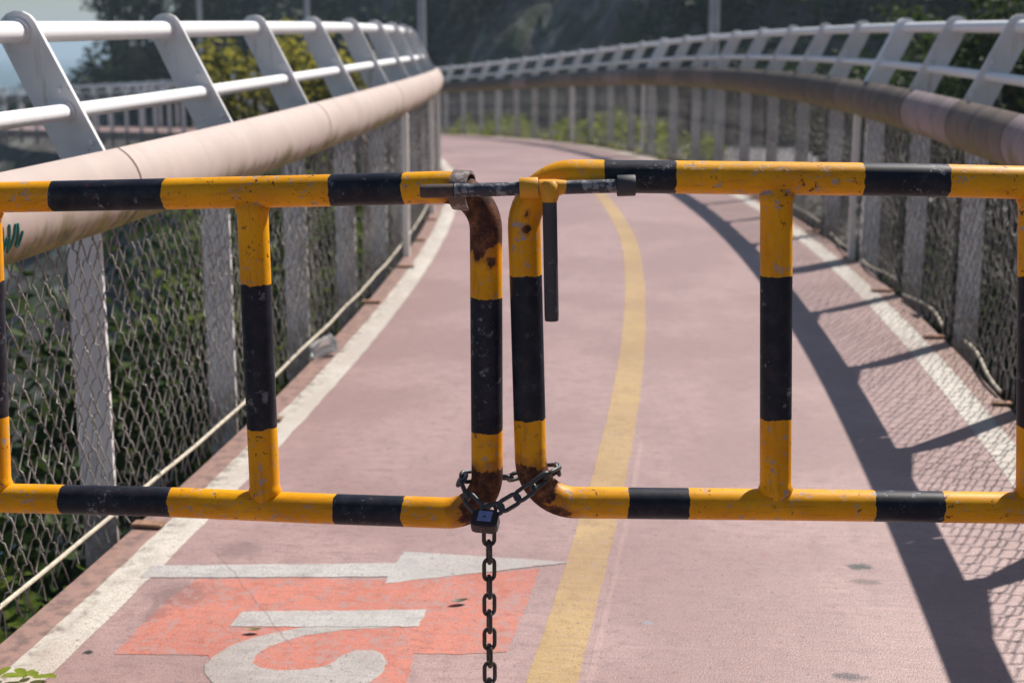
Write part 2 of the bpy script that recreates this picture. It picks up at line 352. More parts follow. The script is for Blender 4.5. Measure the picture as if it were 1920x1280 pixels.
decal('arrow_marking', [(284, 1060), (742, 1056), (757, 1034), (1074, 1054), (722, 1094), (727, 1081), (262, 1083)], .0014, M['pwhite2'])
decal('symbol_bar', [(455, 1147), (801, 1143), (785, 1175), (430, 1175)], .0018, M['pwhite2'])
def ell(cx, cy, rx, ry, a0, a1, n): return [(cx + rx*math.cos(math.radians(a0+(a1-a0)*i/n)), cy - ry*math.sin(math.radians(a0+(a1-a0)*i/n))) for i in range(n+1)]
outer = [(735, 1164), (640, 1162), (537, 1182), (480, 1194), (437, 1208), (400, 1231), (384, 1246), (384, 1262), (400, 1282), (440, 1304), (520, 1318), (610, 1312), (680, 1288), (715, 1264), (726, 1243), (718, 1228), (700, 1219), (668, 1219), (640, 1229), (622, 1243), (600, 1251), (560, 1256), (520, 1257), (490, 1252), (474, 1243), (480, 1228), (505, 1212), (560, 1194), (640, 1181), (735, 1176)]
decal('symbol_ring', outer, .0012, M['pgrey'])

# ------------------------------------------------------------------ terrain, road, sea
def sm(x, a, b): t = min(1, max(0, (x - a) / (b - a))); return t*t*(3-2*t)
def hz(s, t):
    n = noise.fractal(Vector((s*.09, t*.09, 0)), 1, 2, 5); n2 = noise.fractal(Vector((s*.6, t*.6, 3)), 1, 2, 4)
    zr = prof(s) - .45
    if t < -1.3:
        d = -t - 1.3
        return max(-8.5, -.9 + zr*.3 - 1.25*d**.85 + n*1.0*min(1, d*.5) + n2*.35)
    if t < 3.2: return zr - .35*sm(3.2-t, 0, 1.2) - .5*sm(2.2-t, 0, 1) + n2*.10*sm(3.2-t, 0, .4)
    if t < 9.5: return zr
    d = t - 9.5; fall = 1 - sm(s, 47, 60)
    hill = (13*(1-math.exp(-d/8)) + n*3*min(1, d*.25) + n2*.9*min(1, d)) * fall
    return zr*1.0 + hill - (6.5*sm(s, 52, 64)*min(1, d*.3))
tv = np.concatenate([np.linspace(-45, -8, 24), np.linspace(-7.5, -1.5, 22), np.linspace(-1.2, 3.2, 12), [3.25, 5, 7, 9.4], np.linspace(9.6, 26, 34), np.linspace(27, 50, 14)])
sg = np.arange(-26, 96, .7)
V = []; UV = []
for s in sg:
    for t in tv: V.append(P(s, t, hz(s, t), False)); UV.append((s, t))
n = len(tv); Fs = [(i*n+j, i*n+j+1, (i+1)*n+j+1, (i+1)*n+j) for i in range(len(sg)-1) for j in range(n-1)]
m = NT('rock_and_soil'); g = m.pos(); n1 = m.noise(g, .5, 7, .65); n2 = m.noise(g, 4, 6, .7); st_ = m.noise(m.map(g, (1.3, 1.3, .1)), 1, 5)
c = m.ramp(n2, [(.3, (.035, .033, .033)), (.55, (.10, .092, .088)), (.75, (.19, .175, .16))])
c = m.mix(m.step(n1, .48, .6), c, (.03, .05, .018)); c = m.mix(m.math('MULTIPLY', m.step(st_, .52, .66), .75), c, (.26, .27, .26))
m.bsdf(c, .9, 0, n2, .9, .15); M['rock'] = m.m
mb = MB(); mb.add(V, Fs, UV); mb.build('terrain', M['rock'], smooth=60, kind='structure')
mb = MB(); V, Fs, UV = grid(np.arange(-26, 56, 1.), [3.6, 5, 7, 9.0], lambda s, t: -.40); mb.add(V, Fs, UV)
road = mb.build('road', M['asphalt'], kind='structure')
mb = MB()
for s in np.arange(-26, 56, 1.):
    mb.box(P(s+.5, 3.5, -.36), [tang(s+.5)*.498, norm(s+.5)*.08, Vector((0, 0, .09))])
mb.build('kerb', simple('kerb_concrete', (.42, .40, .40), .8, .2, 4), road)
m = NT('sea_water'); g = m.pos(); w1 = m.noise(m.map(g, (.25, .6, 1)), 1, 5); w2 = m.noise(g, 2.2, 4)
fo = m.step(m.noise(g, .35, 6, .7), .62, .70)
m.bsdf(m.mix(m.math('MULTIPLY', fo, .5), (.035, .07, .09), (.5, .55, .58)), .22, 0, m.math('ADD', w1, m.math('MULTIPLY', w2, .3)), .6, .4); M['sea'] = m.m
mb = MB(); mb.add([(-3000, -300, -7.2), (3000, -300, -7.2), (3000, 3500, -7.2), (-3000, 3500, -7.2)], [(0, 1, 2, 3)]); mb.build('sea', M['sea'], smooth=0, kind='structure')

# ------------------------------------------------------------------ railings
SP = 1.06; ZR = 1.281; ZM = 1.086; ZP = .896; OR = .225; LEAN = .57
def omid(z): return OR - LEAN*(ZR - z)
def rail_side(sgn, s_first, s_start, s_end, label, panel_mats, seclen, joint_plates, post_s, phase):
    T = lambda o: sgn*(HW + o)                                  # outward offset -> t
    root = thing('bridge_railing', label, 'railing', P(s_start, T(.1)))
    ss = np.concatenate([np.arange(s_start, 22, .35), np.arange(22, s_end, .9)])
    for nm, o, z, r in (('top_rail', OR, ZR, .0265), ('mid_rail', omid(ZM), ZM, .0205)):
        q = MB(); q.tube([P(s, T(o), z) for s in ss], r, 14); q.build(nm, M['white'], root)
    # plates: ribs set square to the path; kink at the guard panel; round head about the top rail
    hw = .052; th = .007
    zk = .86; ok = omid(zk)
    ax = Vector((LEAN, 1)).normalized(); nx = Vector((ax.y, -ax.x))
    out = []
    for k in range(9):
        a = math.pi*k/8; out.append((OR + hw*(nx.x*math.cos(a) + ax.x*math.sin(a)), ZR + hw*(nx.y*math.cos(a) + ax.y*math.sin(a))))
    ib = .042
    poly = out + [(ok - hw*1.1 + .035, zk + .02), (ib, .78), (ib, -.42), (ib + .092, -.42), (ib + .092, .74), (ok + hw*1.1 + .05, zk + .02)]
    def plate_mesh(th_):
        q = MB(); N = len(poly)
        V = [Vector((sgn*o, -th_, z)) for o, z in poly] + [Vector((sgn*o, th_, z)) for o, z in poly]
        Fs = [tuple(range(N)) if sgn < 0 else tuple(range(N))[::-1], tuple(range(N, 2*N))[::-1] if sgn < 0 else tuple(range(N, 2*N))]
        for i in range(N):
            j = (i+1) % N; f = (i, i+N, j+N, j); Fs.append(f if sgn < 0 else f[::-1])
        q.add(V, Fs); bm = bmesh.new(); me = q.mesh('post_plate', M['plate'], 30); bm.from_mesh(me); bmesh.ops.recalc_face_normals(bm, faces=bm.faces[:]); bm.to_mesh(me); bm.free(); return me
    pm = plate_mesh(th); pj = plate_mesh(.035); pj.materials[0] = M['white']
    i = 0; s = s_first
    while s - SP > s_start: s -= SP; i -= 1
    plates = []
    while s < s_end:
        mt = Matrix.Translation(P(s, sgn*HW)) @ Matrix.Rotation(s/R0, 4, 'Z')
        pl = link('post_plate', pj if i in joint_plates else pm, root, mat=mt)
        plates.append((i, s, pl))
        i += 1; s += SP
    for o, z, r in ((OR, ZR, .034), (omid(ZM), ZM, .027)):
        cm = MB(); cm.tube([Vector((sgn*o, -.014, z)), Vector((sgn*o, .014, z))], r, 14); cme = cm.mesh('rail_collar', M['plate'])
        for i, s, pl in plates:
            if s < 8: link('rail_collar', cme, pl, mat=Matrix.Translation(P(s, sgn*HW)) @ Matrix.Rotation(s/R0, 4, 'Z'))
    bq = MB(); bq.lathe((0, 0, 0), (0, -1, 0), [(0, .0075), (.006, .0075), (.009, .004)], 10); bme = bq.mesh('bolt', M['white'])
    for i, s, pl in plates:
        if s < 0:
            for z_ in (ZM - .075, ZM + .055): link('bolt', bme, pl, mat=Matrix.Translation(P(s, sgn*HW)) @ Matrix.Rotation(s/R0, 4, 'Z') @ Matrix.Translation((sgn*(omid(z_) - .022), -th, z_)))
    # guard panels
    s = phase
    while s - seclen > s_start: s -= seclen
    k = 0
    while s < s_end:
        L = seclen if s < 30 else seclen*3
        e = s + L - (.012 if s < 30 else .02)
        q = MB(); r_o = .112; cz = ZP; co = .055; na = 14; HA = 62
        svs = np.linspace(s, e, 5); V = []; UV = []
        for sv_ in svs:
            for rr in (r_o, r_o - .012):
                for a in range(na+1):
                    an = math.radians(-HA + 2*HA*a/na)
                    V.append(P(sv_, T(co - rr*math.cos(an)), cz + rr*math.sin(an))); UV.append((sv_, (a/na)*.235))
        w = 2*(na+1)
        for x in range(4):
            for a in range(na):
                f = (x*w+a, x*w+a+1, (x+1)*w+a+1, (x+1)*w+a); gf = tuple(v+na+1 for v in f)
                q_f = (f if sgn > 0 else f[::-1]); g_f = (gf[::-1] if sgn > 0 else gf); q.f += [q_f, g_f]
            for a in (0, na):
                f = (x*w+a, x*w+na+1+a, (x+1)*w+na+1+a, (x+1)*w+a); q.f.append(f)
        for x in (0, 4):
            for a in range(na): q.f.append((x*w+a, x*w+a+1, x*w+na+2+a, x*w+na+1+a))
        fs = q.f; q.f = []; q.add(V, fs, UV)
        me = q.mesh('guard_panel', panel_mats(s + L/2), 40)
        bm = bmesh.new(); bm.from_mesh(me); bmesh.ops.recalc_face_normals(bm, faces=bm.faces[:]); bm.to_mesh(me); bm.free()
        link('guard_panel', me, root); s += L; k += 1
    # chain-link bays: one woven wire mesh shared by all bays of the side
    d = .0305; dv = .0430; nw = int(SP/d); nv = 18; wms = []
    for va in range(3):
      q = MB()
      for a in range(nw):
          pts = []
          for k in range(nv):
              f0 = (k % 2) ^ (a % 2); y0 = (a + f0)*d; y1 = (a + 1 - f0)*d; z0 = .045 + k*dv
              dep = .0042 if f0 else -.0042
              for f in (.06, .5, .94):
                  y = y0 + (y1-y0)*f + .0022*(1 if y1 < y0 else -1)*(0 if f == .5 else 1)*(1 if f > .5 else -1); zz = z0 + dv*f
                  wb = .018*math.sin(y*(4.3 + va) + va*2)*math.sin(zz*4) + .004*math.sin(a*1.9 + zz*9 + va)
                  pts.append(Vector((dep + wb, y + .0055*math.sin(a*(1.1 + .3*va) + k*.6 + va*2), zz + .009*math.sin(y*9 + va*2.2) + .005*math.sin(a*2.3 + k*.7))))
          pts.insert(0, pts[0] + Vector((.012*math.sin(a*3.1), .008*math.sin(a), -.035 - .012*math.sin(a*1.3))))
          q.tube(pts, .0022, 4, caps=False)
      wms.append(q.mesh('chain_link_mesh', M['mesh'], 60))
    for i, s, pl in plates:
        if s < (24 if sgn > 0 else 14):
            s2 = s; p0 = P(s2, T(.020)); p1 = P(s2 + SP, T(.020)); dr = (p1 - p0)
            X = norm(s2 + SP/2); Y = dr.normalized()
            sc = dr.length/(nw*d)
            mt = Matrix(((X.x, Y.x*sc, 0, p0.x), (X.y, Y.y*sc, 0, p0.y), (X.z, Y.z*sc, 1, p0.z), (0, 0, 0, 1)))
            link('chain_link_mesh', wms[(i*5 + i//2) % 3], root, kind='stuff', mat=mt)
    for i, s, pl in plates:
        if s < 22:
            if sgn < 0 or s > -1.5:
                q = MB(); pts = [P(s + SP*x/8, T(.012 + .002*math.sin(x*1.3 + i)), .070 + .002*math.sin(i*2.1 + x*.8)) for x in range(9)]
                q.tube(pts, .0055, 8); q.build('bottom_wire', M['wire'], root)
            else:
                q = MB(); pts = [P(s + SP*(.12 + .7*x/8), T(.02 + .02*math.sin(x*.5 + i*2)), .03 + .012*math.sin(x*.45 + i)) for x in range(9)]
                q.tube(pts, .0065, 8); q.build('bottom_wire', M['wire'], root)
            q = MB(); q.box(P(s + .02, T(-.035 - .02*math.sin(i*1.9)), .008), [tang(s)*(.020 + .005*math.sin(i*3)), norm(s)*(.042 + .012*math.sin(i*2.2)), Vector((0, 0, .004))])
            link('foot_bracket', bevel(q.mesh('foot_bracket', M['rustplate']), .002), root)
    for s in post_s:
        q = MB(); c = .02
        q.box(P(s, T(-.012), .40), [tang(s)*.018, norm(s)*.018, Vector((0, 0, .41))]); link('fence_post', bevel(q.mesh('fence_post', M['post']), .003), root)
    return root
sL0 = 3.40 - YV; sR0 = 5.962 - YV
left = rail_side(-1, sL0, 1.2 - YV, 88, 'steel railing with long pink curved guard panel, left of the path', lambda s: M['panel'], 2.12, (), [sL0 + .45 + 2.12*k for k in range(2, 8)], 3.45 - YV)
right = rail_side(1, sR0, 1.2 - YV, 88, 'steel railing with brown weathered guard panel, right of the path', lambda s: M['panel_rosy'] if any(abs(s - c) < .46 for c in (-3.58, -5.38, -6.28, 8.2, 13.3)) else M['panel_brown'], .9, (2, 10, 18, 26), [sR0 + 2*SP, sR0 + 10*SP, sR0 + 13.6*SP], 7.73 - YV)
# teal scrawl on the near left panel
q = MB()
for pl in ([(.00, .70), (.01, .45), (.03, .25), (.04, .55)], [(.05, .72), (.055, .4), (.07, .2), (.09, .5), (.095, .74)], [(.11, .7), (.12, .3), (.135, .25), (.15, .6)]):
    pts = []
    for x in range(len(pl)-1):
        for k in range(6): a, b = pl[x], pl[x+1]; f = k/6; pts.append((a[0]+(b[0]-a[0])*f, a[1]+(b[1]-a[1])*f))
    W3 = []
    for y, v in pts:
        an = math.radians(-62 + 124*(.15 + v*.5)); W3.append((P(2.685 - YV + y*.62, -HW - .055 + .1135*math.cos(an), ZP + .1135*math.sin(an))))
    q.tube(W3, .0028, 6)
q.build('graffiti', M['teal'], left)

# ------------------------------------------------------------------ gates
NR = Vector((0, 1, 0)); OR_ = Vector((0, GATE_Y, 0))
pL = ray(912, 640); pL = pL * (GATE_Y*1.008/pL.y)
pE = ray(0, 640); pE = pE * (GATE_Y*1.082/pE.y)
dL = (pE - pL); dL.z = 0; NL = Vector((dL.y, -dL.x, 0)).normalized()
if NL.y < 0: NL = -NL
CAM = Vector((0, 0, EYE))
def on_right(px, py, off=0.): d = ray(px, py); return CAM + d*((GATE_Y - off)/d.y)
def on_left(px, py, off=0.): d = ray(px, py); return CAM + d*(((CAM*-1 + Vector((pL.x, pL.y, EYE))).dot(NL) - off)/d.dot(NL))
def fillet(pts, rad, step=.012):
    out = [pts[0]]
    for i in range(1, len(pts)-1):
        a, b, c = pts[i-1], pts[i], pts[i+1]; u = (a-b).normalized(); v = (c-b).normalized(); r = rad[i]
        if r == 0: out.append(b); continue
        ang = u.angle(v); dd = r/math.tan(ang/2); ce = b + (u+v).normalized()*(r/math.sin(ang/2))
        A = b + u*dd - ce; B = b + v*dd - ce; tot = A.angle(B); nrm = A.cross(B).normalized()
        for k in range(13): out.append(ce + Matrix.Rotation(tot*k/12, 3, nrm) @ A)
    out.append(pts[-1]); res = [out[0]]
    for a, b in zip(out[:-1], out[1:]):
        L = (b-a).length; n = max(1, int(L/step))
        for k in range(1, n+1): res.append(a + (b-a)*(k/n))
    return res
def arclen(pts, p):
    best = 1e9; L = 0; res = 0
    for a, b in zip(pts[:-1], pts[1:]):
        e = b-a; t = max(0, min(1, (p-a).dot(e)/e.length_squared)); dd = (a+e*t-p).length
        if dd < best: best = dd; res = L + e.length*t
        L += e.length
    return res, L
GR = .0272
def rustf(spots):
    def f(v):
        return max([0.] + [k*max(0, 1 - (v - c).length/r) for c, r, k in spots])
    return f
def gate_frame(name, conv, px, rad, stripes, root, spots):
    pts = fillet([conv(*p) for p in px], rad)
    st_ = []
    for a, c in stripes:
        st_.append((0. if a is None else arclen(pts, conv(*a))[0], c))
    L = arclen(pts, pts[0])[1]; st_.sort()
    q = MB(); q.tube(pts, GR, 28, at=rustf(spots)); return q.build(name, stripe_mat(name + '_paint', L, st_), root, smooth=60)
def upright(conv, a, b, stripes, root, spots):
    A, B = conv(*a), conv(*b); n = 60; pts = [A + (B-A)*(k/n) for k in range(n+1)]; L = (B-A).length
    rr = []
    for k in range(n+1):
        e = min(k, n-k)/n*L - GR*.86; rr.append(GR*.985 + (.008*max(0, 1 - e/.014)**2 if e > 0 else -GR*.1))
    st_ = [(0., 0)] + [(arclen(pts, conv(*p))[0], c) for p, c in stripes]
    q = MB(); q.tube(pts, rr, 28, at=rustf(spots)); q.build('upright', stripe_mat('upright_paint', L, st_), root, smooth=60)
gR = thing('pipe_gate', 'yellow and black striped pipe gate, right leaf, carrying the sliding bolt', 'gate', on_right(2390, 948))
R_ = on_right
spR = [(R_(1000, 905), .085, 1.25), (R_(1040, 968), .09, .95), (R_(987, 432, GR), .018, 1.1), (R_(988, 400, GR), .014, .9), (R_(1100, 975), .06, .6), (R_(1010, 330), .05, .35), (R_(1455, 372), .035, .35), (R_(1455, 915), .045, .3), (R_(1937, 915), .03, .3), (R_(1130, 975), .05, .3)]
gate_frame('frame', R_, [(2390, 350), (1900, 342), (1700, 337), (1200, 331.5), (980, 329), (987, 560), (995, 860), (1000, 941), (1300, 944), (1500, 946), (1850, 951), (2390, 957)], [0, 0, 0, 0, .082, 0, 0, .078, 0, 0, 0, 0],
    [(None, 0), ((2080, 344), 1), ((1950, 343), 0) if False else ((1930, 343), 0), ((1781, 339), 1), ((1627, 336), 0), ((1276, 332), 1), ((1143, 331), 0), ((985, 502), 1), ((993, 775), 0), ((1168, 943), 1), ((1285, 944), 0), ((1625, 948), 1), ((1762, 950), 0)], gR, spR)
upright(R_, (1456, 337), (1454, 946), [((1456, 515), 1), ((1454, 782), 0)], gR, spR)
upright(R_, (1941, 343), (1935, 952), [((1940, 515), 1), ((1936, 795), 0)], gR, spR)
upright(R_, (2385, 350), (2380, 957), [((2385, 515), 1), ((2380, 795), 0)], gR, spR)
gL = thing('pipe_gate', 'yellow and black striped pipe gate, left leaf, with the rusted latch corner', 'gate', on_left(-75, 930))
L_ = on_left
spL = [(L_(875, 360), .075, 1.1), (L_(905, 410), .085, 1.5), (L_(895, 480, GR), .03, .8), (L_(925, 490, GR), .03, .8), (L_(912, 915), .085, 1.35), (L_(885, 960), .075, .95), (L_(800, 380), .05, .7), (L_(820, 965), .05, .45), (L_(835, 365), .04, .5), (L_(5, 905), .05, .35), (L_(496, 925), .04, .3), (L_(473, 392), .035, .3), (L_(80, 950), .05, .4)]
gate_frame('frame', L_, [(-75, 372), (0, 370), (200, 366), (600, 357.5), (750, 353.5), (911, 349), (912, 600), (913.5, 890), (914, 964), (750, 958), (600, 953), (300, 940), (0, 933), (-75, 930)], [0, 0, 0, 0, 0, .070, 0, 0, .075, 0, 0, 0, 0, 0],
    [(None, 0), ((93, 368), 1), ((311, 364), 0), ((618, 357), 1), ((750, 353.5), 0), ((912, 547), 1), ((913, 799), 0), ((760, 958), 1), ((640, 954), 0), ((330, 941), 1), ((125, 936), 0)], gL, spL)
upright(L_, (472, 360), (498, 949), [((478, 530), 1), ((491, 798), 0)], gL, spL)
upright(L_, (-27, 371), (-6, 933), [((-22, 525), 1), ((-12, 778), 0)], gL, spL)
# hinge posts carrying the gates
for conv, px, lab in ((R_, 2440, 'striped hinge post at the right edge of the path'), (L_, -125, 'striped hinge post at the left edge of the path')):
    b = conv(px, 650); gz = prof(st(b)[0])
    root = thing('gate_post', lab, 'post', (b.x, b.y, gz))
    q = MB(); pts = [Vector((b.x, b.y, gz + 1.15*k/40)) for k in range(41)]; q.tube(pts, .028, 24)
    q.build('post', stripe_mat('gate_post_paint', 1.15, [(0, 0), (.2, 1), (.4, 0), (.6, 1), (.8, 0), (1.0, 1)]), root)
    q = MB(); q.lathe((b.x, b.y, gz + 1.148), (0, 0, 1), [(0, .030), (.012, .030), (.024, .02), (.028, .004)], 24); q.build('cap', M['boltdark'], root)
    q = MB(); q.box((b.x, b.y, gz + .006), [(.05, 0, 0), (0, .05, 0), (0, 0, .006)]); q.build('base_plate', M['boltdark'], root)
    for y in (.56, .98):
        e = conv(2390 if px > 0 else -75, 650); q = MB(); q.tube([Vector((b.x, b.y, gz + y)), Vector((e.x, e.y, gz + y))], .012, 12); q.build('hinge', M['boltdark'], root)
# latch hardware on the gates
off = GR + .013
q = MB()   # strap keeper welded round the left corner: an oval sleeve that holds rail and bolt
a, b = L_(852, 355, .018), L_(883, 358, .018); ax = (b-a).normalized(); up = Vector((0, 0, 1)); fr = ax.cross(up).normalized()
if fr.y > 0: fr = -fr
for r_, rev in ((1, False),):
    V = []; UV = []; n = 36
    for ln in (0, .0015, .9985, 1):
        pass
    prof2 = [(0, 1), (.03, 1.06), (.97, 1.06), (1, 1), (1, .90), (0, .90)]
    for l_, sc in prof2:
        for k in range(n):
            an = 2*math.pi*k/n
            V.append(a + (b-a)*l_ + up*(math.cos(an)*.0315*sc) + fr*(math.sin(an)*.044*sc))
    Fs = [(i*n+k, ((i+1) % 6)*n+k, ((i+1) % 6)*n+(k+1) % n, i*n+(k+1) % n) for i in range(6) for k in range(n)]
    q.add(V, Fs)
me = q.mesh('keeper', M['keeper'], 40); bm = bmesh.new(); bm.from_mesh(me); bmesh.ops.recalc_face_normals(bm, faces=bm.faces[:]); bm.to_mesh(me); bm.free(); link('keeper', me, gL)
def sleeve(a, b, ro, ri, n=28):
    q = MB(); ax = (b-a); q.tube([a, a + ax*.04, b - ax*.04, b, b, b - ax*.001, a + ax*.001, a], [ro*.96, ro, ro, ro*.96, ri, ri, ri, ri], n, caps=False); return q
sleeve(R_(974, 353, off), R_(1009, 351.5, off), .0168, .0118).build('bolt_guide', M['guide'], gR)
sleeve(R_(1157, 348.5, off), R_(1191, 347.5, off), .0172, .0118).build('bolt_guide', M['boltdark'], gR)
for x, y in ((990, 352), (1174, 348)):   # weld blocks joining guides to the frame
    c0 = R_(x, y, off - .018); q = MB(); q.box(c0, [(.010, 0, 0), (0, .012, 0), (0, 0, .008)]); link('weld_block', bevel(q.mesh('weld_block', M['boltdark']), .003), gR)
bt = thing('slide_bolt', 'worn steel sliding bolt with a hanging handle joining both gate leaves', 'bolt', R_(1000, 352, off))
q = MB(); pts = [R_(852 + (1188-852)*k/30, 357.3 + (347.8-357.3)*k/30, off) for k in range(31)]; q.tube(pts, .0112, 20); rd = q.build('rod', M['bolt'], bt)
q = MB(); pts = [R_(788 + (850-788)*k/10, 359 + (357.3-359)*k/10, off) for k in range(11)]; q.tube(pts, [.0098] + [.0112]*10, 20); q.build('rod_tip', M['rusty'], rd)
h0, h1 = R_(1030, 352, off + .004), R_(1034.5, 601, off + .006)
q = MB(); pts = [h0 + (h1-h0)*(k/24) for k in range(25)]; q.tube(pts, [.0118]*24 + [.0112], 20); hd = q.build('handle', M['boltdark'], bt)
q = MB(); pts = [h0 + (h1-h0)*x for x in (-.05, -.02, .03, .07, .105)]; q.tube(pts, [.010, .0158, .0166, .0150, .0122], 16)
pts = [R_(x, 352 - (x-1011)*.02, off) for x in (1011, 1016, 1040, 1052, 1062)]; q.tube(pts, [.0130, .0136, .0134, .0122, .0112], 16)
q.build('weld_collar', M['guide'], hd)

# ------------------------------------------------------------------ chain and padlock
def link_mesh(r=.0037, pitch=.0313, w=.0255):
    q = MB(); hw_ = w/2 - r; hl = pitch/2 + r*1.0 - .0004; st_ = hl - hw_; pts = []
    for k in range(9): a = math.pi*k/8; pts.append(Vector((hw_*math.cos(a), 0, st_ + hw_*math.sin(a))))
    for k in range(9): a = math.pi + math.pi*k/8; pts.append(Vector((hw_*math.cos(a), 0, -st_ + hw_*math.sin(a))))
    q.tube(pts, r, 8, closed=True, up=(0, 1, 0)); return q
PITCH = .0313
lme = link_mesh().mesh('link', M['chain'], 60); lmb = link_mesh().mesh('link', M['chainb'], 60)
ch = thing('chain', 'dark steel link chain wrapped round both gate corners and hanging down', 'chain', R_(918, 960, .05))
def lay(poly, phase, me, ref, wob=0.):
    pts = [poly[0]]
    # resample at link pitch
    dense = []
    for i in range(len(poly)-1):
        p0 = poly[max(i-1, 0)]; p1 = poly[i]; p2 = poly[i+1]; p3 = poly[min(i+2, len(poly)-1)]
        for k in range(30):
            t = k/30; dense.append(.5*((2*p1) + (p2-p0)*t + (2*p0-5*p1+4*p2-p3)*t*t + (3*p1-p0-3*p2+p3)*t**3))
    dense.append(poly[-1]); acc = 0; nodes = [dense[0]]
    for a, b in zip(dense[:-1], dense[1:]):
        if (b - nodes[-1]).length >= PITCH: nodes.append(b)
    for i, (a, b) in enumerate(zip(nodes[:-1], nodes[1:])):
        z = (b-a).normalized(); x = ref - z*ref.dot(z)
        if x.length < .05: x = Vector((0, 1, 0)) - z*z.y
        x.normalize(); y = z.cross(x)
        if (i + phase) % 2: x, y = y, -x
        mt = Matrix((x, y, z)).transposed().to_4x4(); mt.translation = (a+b)/2
        mt = mt @ Matrix.Rotation(wob*math.sin(i*2.7), 4, 'Z')
        link('link', me, ch, mat=mt)
fo = .040
loop = [R_(906, 962, fo+.012), R_(935, 953, fo+.012), R_(962, 938, fo+.008), R_(994, 916, fo+.004), R_(1022, 894, fo-.002), R_(1044, 882, .012), R_(1046, 878, -.022), R_(1015, 880, -.043), R_(975, 890, -.040), R_(948, 896, -.022), R_(922, 893, -.038), R_(892, 892, -.040), R_(868, 894, -.018), R_(865, 905, .016), R_(872, 925, .036), R_(888, 945, fo+.006), R_(903, 960, fo+.012)]
lay(loop, 0, lmb, Vector((1, .1, .6)), .25)
tail = [R_(1040, 886, .030), R_(1046, 874, .026), R_(1050, 862, .02)]
lay(tail, 1, lmb, Vector((1, .6, 0)))
top = R_(917, 985, fo+.012)
d0 = Vector((.0012, 0, -1)).normalized()
lay([top + d0*PITCH*k for k in range(0, 15)], 0, lme, Vector((1, .25, 0)), .06)
pk = thing('padlock', 'black padlock with pale blue label locking the chain', 'padlock', R_(910, 980, fo+.02))
rot = Matrix.Rotation(math.radians(-6), 4, 'Y') @ Matrix.Rotation(math.radians(30), 4, 'X') @ Matrix.Rotation(math.radians(-14), 4, 'Z')
base = Matrix.Translation(R_(910, 977, fo+.022)) @ rot @ Matrix.Scale(.88, 4)
q = MB(); pr_ = [(-.026, -.016), (-.019, -.021), (.019, -.021), (.026, -.016), (.026, .012), (.018, .022), (-.018, .022), (-.026, .012)]
V = [Vector((x, -.0125, z)) for x, z in pr_] + [Vector((x, .0125, z)) for x, z in pr_]; N = 8
# body: chamfered block, depth along y
q.add(V, [tuple(range(N)), tuple(range(N, 2*N))[::-1]] + [(i, i+N, (i+1) % N+N, (i+1) % N) for i in range(N)])
me = q.mesh('body', M['lock']); bm = bmesh.new(); bm.from_mesh(me); bmesh.ops.recalc_face_normals(bm, faces=bm.faces[:]); bm.to_mesh(me); bm.free(); bevel(me, .0022, 3)
rb = base @ Matrix.Rotation(math.radians(-90), 4, 'X')
body = link('body', me, pk, mat=rb)
q = MB(); q.box((0, -.0131, .002), [(.0135, 0, 0), (0, .0006, 0), (0, 0, .0125)]); q.build('label_plate', M['sticker'], body, mat=rb)
q = MB(); q.box((0, -.0139, .001), [(.003, 0, 0), (0, .0004, 0), (0, 0, .0016)]); q.build('print_mark', M['lock'], body, mat=rb)
q = MB(); q.lathe((0, 0, -.0205), (0, 0, -1), [(0, .0068), (.0016, .0068), (.0016, .005), (.0004, .005)], 16); q.build('keyhole', M['keeper'], body, mat=rb)
q = MB(); pts = [Vector((-.014, 0, .016)), Vector((-.014, 0, .028))] + [Vector((-.014*math.cos(math.pi*k/10), 0, .030 + .014*math.sin(math.pi*k/10))) for k in range(11)] + [Vector((.014, 0, .028)), Vector((.014, 0, .016))]
q.tube(pts, .0036, 12); q.build('shackle', M['chainb'], pk, mat=rb)

# ------------------------------------------------------------------ plants
def leaves(centres, n, size, flat=.0, spread=None, asp=.45):
    """n leaf faces (2 tris folded along the midrib) scattered in clumps: list of (pos, radius)"""
    w = np.array([c[1]**2 for c in centres]); w /= w.sum(); idx = rng.choice(len(centres), n, p=w)
    C = np.array([c[0] for c in centres])[idx]; Rr = np.array([c[1] for c in centres])[idx]
    d = rng.normal(size=(n, 3)); d /= np.linalg.norm(d, axis=1)[:, None]; rad = rng.random(n)**.45
    Pp = C + d*(Rr*rad)[:, None]*np.array([1, 1, .8])
    ax = rng.normal(size=(n, 3)); ax[:, 2] = ax[:, 2]*.6 - .25; ax /= np.linalg.norm(ax, axis=1)[:, None]
    up = rng.normal(size=(n, 3))*.7 + np.array([0, 0, 1.]); sd = np.cross(ax, up); sd /= np.linalg.norm(sd, axis=1)[:, None]; nn = np.cross(sd, ax)
    L = size*(.6 + .8*rng.random(n))[:, None]; Wd = L*asp
    v0 = Pp; v1 = Pp + ax*L*.45 + sd*Wd*.5 + nn*L*.10; v2 = Pp + ax*L; v3 = Pp + ax*L*.45 - sd*Wd*.5 + nn*L*.10
    V = np.stack([v0, v1, v2, v3], 1).reshape(-1, 3); k = np.arange(n)*4
    Fs = np.concatenate([np.stack([k, k+1, k+2], 1), np.stack([k, k+2, k+3], 1)])
    return V, Fs
